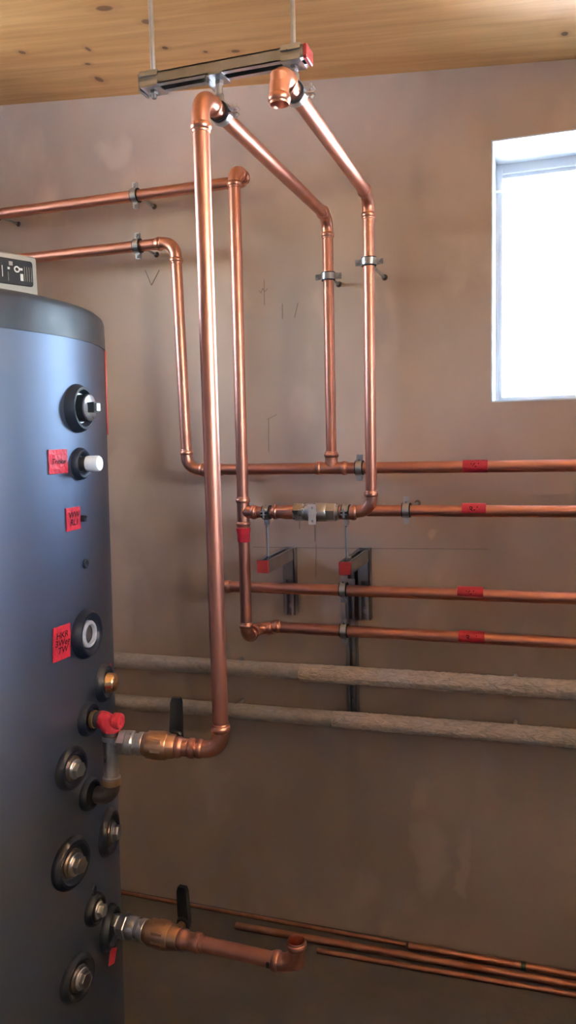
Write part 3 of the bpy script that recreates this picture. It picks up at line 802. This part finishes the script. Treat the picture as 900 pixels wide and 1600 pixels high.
# column of ports, top to bottom
ro, c, n = rosette(3.7, 1.650, .046, .016, .60)          # temperature sensor
m = MB(); m.lathe(c, n, [(.003, .030), (.006, .030), (.006, .026)], 32); m.build('sensor_ring', M['zinc'], ro)
m = MB(); m.lathe(c, n, [(.005, .0255), (.024, .0255)], 32); m.build('sensor_body', M['black'], ro)
m = MB(); m.lathe(c, n, [(.0242, .0250), (.027, .0250), (.028, .0235)], 32); m.build('sensor_face', M['zinc'], ro)
b3 = (n.cross(Z).normalized() * -1, Z, n)
m = MB(); m.box(c + n * .034 - b3[0] * .001 + Z * .001, (.021, .019, .014), b3); m.build('sensor_plug', M['black'], ro, False)
m = MB(); m.box(c + n * .043 - b3[0] * .001 + Z * .001, (.014, .014, .004), b3); m.build('sensor_contact', M['zinc'], ro, False)

ro, c, n = rosette(3.7, 1.545, .031, .011, .50)          # white capped stub
m = MB(); m.cyl(c + n * .002, c + n * .022, .0140, 28); m.build('stub_pipe', M['iron'], ro)
m = MB(); m.lathe(c, n, [(.018, .0148), (.022, .0152), (.040, .0152), (.043, .0135), (.0435, .006)], 28); m.build('stub_cap', M['white_plastic'], ro)

c, n = tp(3.6, 1.440), tn(3.6)                            # small clip
m = MB(); m.box(c + n * .003, (.009, .012, .012), (n.cross(Z), Z, n)); m.box(c + n * .006 + Z * .003, (.005, .004, .012), (n.cross(Z), Z, n)); m.build('cable_clip', M['black'], T, False)
c, n = tp(4.7, 1.350), tn(4.7)
m = MB(); m.lathe(c, n, [(-.002, .0092), (.003, .0092), (.004, .0075), (.003, .004), (.0015, .001)], 24); m.build('grommet', M['black'], T)

ro, c, n = rosette(3.5, 1.213, .049, .015, .58)          # ring port
m = MB(); m.lathe(c, n, [(.0036, .0265), (.010, .0265), (.0125, .0245), (.0125, .0195), (.006, .0180)], 36, (False, False)); m.build('port_ring', M['grey_ring'], ro)
m = MB(); m.lathe(c, n, [(.0045, .0185), (.005, .010), (.005, .001)], 36); m.build('port_socket', M['iron'], ro)

ro, c, n = rosette(12.4, 1.091, .040, .013, .60)         # brass cap
m = MB(); m.lathe(c, n, [(.003, .0215), (.014, .0215), (.016, .020), (.024, .0195), (.029, .016), (.031, .010), (.0315, .001)], 32); m.build('brass_cap', M['brass_bright'], ro)

rosT, cT, nT = rosette(2.9, 1.043, .034, .012, .68)      # upper and lower port of the return manifold
rosB, cB2, nB = rosette(2.2, .891, .033, .012, .68)
hex_plug(-4.6, .968, .042, .020)
hex_plug(12.5, .766, .050, .022)
hex_plug(-6.0, .783, .051, .023, .022)
hex_plug(2.6, .645, .033, .018)
hex_plug(-5.4, .543, .047, .022)
c, n = tp(2.6, .689), tn(2.6)
m = MB(); m.lathe(c, n, [(-.002, .008), (.004, .008), (.006, .006)], 16); m.box(c + n * .003 - Z * .010, (.010, .016, .006), (n.cross(Z), Z, n)); m.build('cable_notch', M['rosette'], T)
rosL, cL, nL = rosette(11.0, .560, .047, .014, .66)

# ------------------------------------------------------------------ manifold between the two ports and the upper valve
t = thing('pipe_manifold', 'dark iron manifold joining two tank ports beside the upper brass valve', 'fitting', (-.79, -.985, .94))
out = .052
pT, pB = cT + nT * out, cB2 + nB * out
vt = (pT - pB).normalized()
m = MB()
m.cyl(cT + nT * .006, cT + nT * .045, .0150, 28); m.build('nipple', M['iron'], t)
for k in range(4):
    pass
m = MB(); m.lathe(cT, nT, [(.012, .0155), (.0125, .0175), (.019, .0175), (.0195, .0155)], 28); m.build('nipple_collar', M['brass'], t)
def plain_elbow(m, c, d1, d2, r, R, leg):
    c = V(c); d1 = V(d1).normalized(); d2 = V(d2).normalized(); rings = []
    ang = math.acos(max(-1, min(1, -d1.dot(d2)))); tl = R * math.tan(ang / 2)
    rings.append((c + d1 * (tl + leg), -d1, r))
    ctr = c + d1 * tl + (d2 - d1 * d2.dot(d1)).normalized() * R; ax0 = c + d1 * tl - ctr
    for i in range(11):
        a = ang * i / 10
        rings.append((ctr + ax0 * math.cos(a) - d1 * (R * math.sin(a)), -d1 * math.cos(a) - ax0.normalized() * math.sin(a), r))
    rings.append((c + d2 * (tl + leg), d2, r))
    m.sweep(rings, 28)
m = MB(); plain_elbow(m, pT, -nT, -vt, .0165, .020, .010); m.build('top_elbow', M['iron'], t)
m = MB(); plain_elbow(m, pB, -nB, vt, .0165, .022, .012); m.build('bottom_elbow', M['iron'], t)
teec = V((pT.x, pT.y, 1.002))
teec = pB + vt * ((1.002 - pB.z) / vt.z)
m = MB(); m.lathe(pB, vt, [(.030, .0150), (.032, .0180), (.040, .0180), (.042, .0155), (.112, .0155), (.114, .0180), (.122, .0180), (.124, .0150)], 28)
m.build('tee_body', M['nickel'], t)
m = MB(); m.lathe(pB, vt, [(.024, .0168), (.025, .0185), (.036, .0185), (.037, .0168)], 28); m.build('lower_collar', M['brass'], t)
VA = (V((DROP.x - .002, DROP.y, zD)) - teec).normalized()      # valve axis, tank side to drop
VL = (V((DROP.x - .002, DROP.y, zD)) - teec).length
m = MB(); m.lathe(teec, VA, [(.004, .0135), (.020, .0135)], 24); m.build('tee_branch', M['nickel'], t)

def ball_valve(name, label, o, d, L0, L, lever_side, mats, loc):
    """threaded union + cast ball valve + copper press socket, lever turned upright behind the body"""
    t = thing(name, label, 'valve', loc)
    o = V(o); d = V(d).normalized(); s = (L - L0)
    q = lambda f: L0 + s * f
    m = MB(); m.hexa(o, d, q(.00), q(.085), .0255, 6, .2); m.lathe(o, d, [(q(.085), .021), (q(.10), .0235), (q(.17), .0235), (q(.19), .021)], 32); m.build('union_nut', M['zinc'], t)
    m = MB(); m.lathe(o, d, [(q(.17), .0190), (q(.26), .0190)], 28); m.lathe(o, d, [(q(.235), .0205), (q(.245), .0225), (q(.30), .0225), (q(.31), .0205)], 28); m.build('adapter', M['nickel'], t)
    m = MB(); m.lathe(o, d, [(q(.295), .0205), (q(.32), .0225), (q(.36), .0235)], 28); m.lathe(o, d, [(q(.355), .0235), (q(.365), .0265), (q(.60), .0268), (q(.615), .0250)], 36)
    m.lathe(o, d, [(q(.61), .0250), (q(.69), .0225), (q(.71), .0205)], 36); m.hexa(o, d, q(.43), q(.57), .0281, 8, .15); m.build('valve_body', M['gunmetal'], t)
    rr = RO
    m = MB(); m.lathe(o, d, [(q(.70), rr * 1.2), (q(.72), rr * 1.36), (q(.755), rr * 1.40), (q(.78), rr * 1.30), (q(.80), rr * 1.12), (q(.87), rr * 1.12), (q(.885), rr * 1.26), (q(.93), rr * 1.30), (q(.955), rr * 1.22), (q(.96), rr * 1.06), (q(1.0), rr * 1.06)], 32); m.build('press_socket', M['copper_fit'], t)
    c = o + d * q(.62); up = (Z - d * Z.dot(d)).normalized(); b = d.cross(up).normalized()
    if b.dot(Y) < 0: b = -b
    m = MB(); m.cyl(c + b * .018, c + b * .044, .0095, 18); m.build('stem', M['gunmetal'], t)
    m = MB(); h0 = c + b * .046
    m.rbox(h0, (.030, .030, .014), .012, (d, up, b))
    m.box(h0 + up * .034 + b * .004, (.026, .012, .072), (d, b, up), taper=(.86, 1.05))
    m.box(h0 + up * .0745 + b * .004, (.0224, .0126, .010), (d, b, up), taper=(.75, .8))
    m.build('lever', M['black'], t)
    return t
ball_valve('ball_valve', 'upper brass ball valve with upright black lever under the long copper drop', teec, VA, .018, VL - .045, 1, None, teec)
# ------------------------------------------------------------------ lower port: valve, stub pipe and open elbow
zl = .578
endL = V((-.425, -.955, .585))
sL = V((cL.x, cL.y, .572)) + nL * .0
VA2 = (endL - sL).normalized()
L2 = (endL - sL).length
t = thing('pipe_nipple', 'short steel nipple from the lowest right tank port into the lower valve', 'fitting', sL)
m = MB(); m.lathe(sL, VA2, [(.002, .0175), (.052, .0175)], 28); m.hexa(sL, VA2, .012, .030, .0215, 6, .1); m.build('nipple_body', M['zinc'], t)
ball_valve('ball_valve', 'lower brass ball valve with upright black lever near the floor', sL, VA2, .034, .232, 1, None, sL)
t = thing('copper_pipe_run', 'short copper stub pipe from the lower valve ending in an upturned open elbow', 'pipe', endL)
pipe(t, sL + VA2 * .222, endL - VA2 * .035, RO)
elbow(t, endL, -VA2, Z, RO * 1.05, bend=1.05, sock=.020, open_end=2)
m = MB(); pm = endL - VA2 * .055; m.box(pm - Y * (RO * 1.1), (.006, .003, .010)); m.build('press_mark', M['black'], t, False)

# ------------------------------------------------------------------ red tape labels on the tank and its fittings
def tank_tape(az0, az1, z0, z1, label, s=None, size=.012, lift=.0012, tilt=0.0):
    azc, zc = (az0 + az1) / 2, (z0 + z1) / 2
    t = thing('tape_label', label, 'tape', tp(azc, zc), 'tape labels on the tank')
    m = MB(); vs = []; fs = []; nx, nz = 8, 5
    for th in (lift, lift - .0009):
        for j in range(nz + 1):
            for i in range(nx + 1):
                az = az0 + (az1 - az0) * i / nx + tilt * (j / nz - .5); z = z0 + (z1 - z0) * j / nz
                wv = .0012 * math.sin(i * 1.3 + j) * (th > .0008)
                vs.append(tp(az, z, th + abs(wv)))
    W = nx + 1; Lr = W * (nz + 1)
    for j in range(nz):
        for i in range(nx):
            a = j * W + i; fs.append((a, a + 1, a + W + 1, a + W)); fs.append((Lr + a, Lr + a + W, Lr + a + W + 1, Lr + a + 1))
    for i in range(nx):
        fs.append((i, Lr + i, Lr + i + 1, i + 1)); a = nz * W + i; fs.append((a, a + 1, Lr + a + 1, Lr + a))
    for j in range(nz):
        a = j * W; fs.append((a, a + W, Lr + a + W, Lr + a)); a = j * W + nx; fs.append((a, Lr + a, Lr + a + W, a + W))
    m.add(vs, fs); m.build('tape_strip', M['tape'], t)
    if s:
        rr = tr(zc)
        lettering(t, s, size, lambda a, b: tp(azc + math.degrees(a / rr), zc + b, lift + .0016))
    return t
tank_tape(-7.7, -1.5, 1.530, 1.574, 'crumpled red tape label beside the white capped port', 'Trinkw', .0135)
tank_tape(-2.7, 2.9, 1.421, 1.464, 'small red tape label beside the tiny black clip', 'WW\nRL1', .0165)
tank_tape(-8.8, -3.0, 1.184, 1.248, 'tall red tape label beside the grey ring port', 'HKR\n3Weg\nTW', .0165, tilt=.6)
tank_tape(15.0, 21.0, 1.060, 1.112, 'red tape label half hidden behind the brass cap', None)
t = thing('tape_label', 'red tape wrapped around the upper manifold elbow', 'tape', pT)
m = MB(); plain_elbow(m, pT, -nT, -vt, .0180, .020, -.004); m.build('tape_wrap', M['tape'], t)
m = MB()
for k in range(14):
    a = 2 * PI * k / 14; r1 = .0125 + .003 * math.sin(k * 2.3)
    b0 = nT.cross(Z)
m.lathe(pT, nT, [(.008, .0165), (.018, .0160), (.022, .0150), (.024, .0115), (.021, .0070), (.023, .0025)], 14); m.build('tape_tail', M['tape'], t)
t = thing('tape_label', 'red tape flag hanging below the lowest right tank port', 'tape', sL)
u = VA2; base = sL + u * .012 - Z * .044
m = MB(); c0 = base; 
vs = [base + u * .012 + Z * .008, base - u * .004 + Z * .002, base - u * .012 - Z * .040, base + u * .004 - Z * .036 + Z * .008]
nf = V((.35, -.9, 0)).normalized()
m.add([p + nf * k for k in (.022, .0235) for p in vs], [(0, 1, 2, 3), (7, 6, 5, 4), (0, 4, 5, 1), (1, 5, 6, 2), (2, 6, 7, 3), (3, 7, 4, 0)]); m.build('tape_flag', M['tape'], t, False)

# ------------------------------------------------------------------ device lying on the tank
A_ = V((-.890, -.992, 0)); fd = V((-.418, -.908, 0)).normalized(); fn = V((fd.y * -1, fd.x, 0)); fn = V((.908, -.418, 0)).normalized()
z0, z1 = 1.8478, 1.932
Ld, Td = .20, .085
t = thing('electronic_device', 'grey cased device with dark icon panel lying on top of the tank', 'device', A_ + fd * Ld / 2 - fn * Td / 2 + Z * z0)
cen = A_ + fd * (Ld / 2) - fn * (Td / 2) + Z * ((z0 + z1) / 2)
bs = (fd, Z, fn)
m = MB(); m.rbox(cen, (Ld, z1 - z0, Td), .007, bs); m.build('casing', M['device_grey'], t)
pc = A_ + fd * (.0065 + .058) + Z * 1.8985
m = MB(); m.rbox(pc + fn * .0005, (.108, .046, .004), .005, bs); pan = m.build('label_panel', M['device_panel'], t)
def icon(du, dz, w, h, mat='print_white'):
    m = MB(); m.box(A_ + fd * du + Z * dz + fn * .0027, (w, h, .0008), bs); m.build('printed_icon', M[mat], pan, False)
m = MB(); m.lathe(A_ + fd * .0425 + Z * 1.9035 + fn * .0024, fn, [(0, .0058), (.0007, .0058), (.0007, .0034), (0, .0034)], 20, (False, False)); m.build('printed_icon', M['print_white'], pan)
icon(.0335, 1.890, .0055, .0125); icon(.0345, 1.9045, .006, .004); icon(.054, 1.9125, .007, .007, 'device_grey'); icon(.0585, 1.9035, .004, .004)
for k in range(4): icon(.014 + k * .0045, 1.897, .0006, .026, 'device_grey')
icon(.060, 1.889, .0006, .016, 'device_grey'); icon(.071, 1.897, .0012, .02); icon(.085, 1.896, .014, .028, 'device_red')
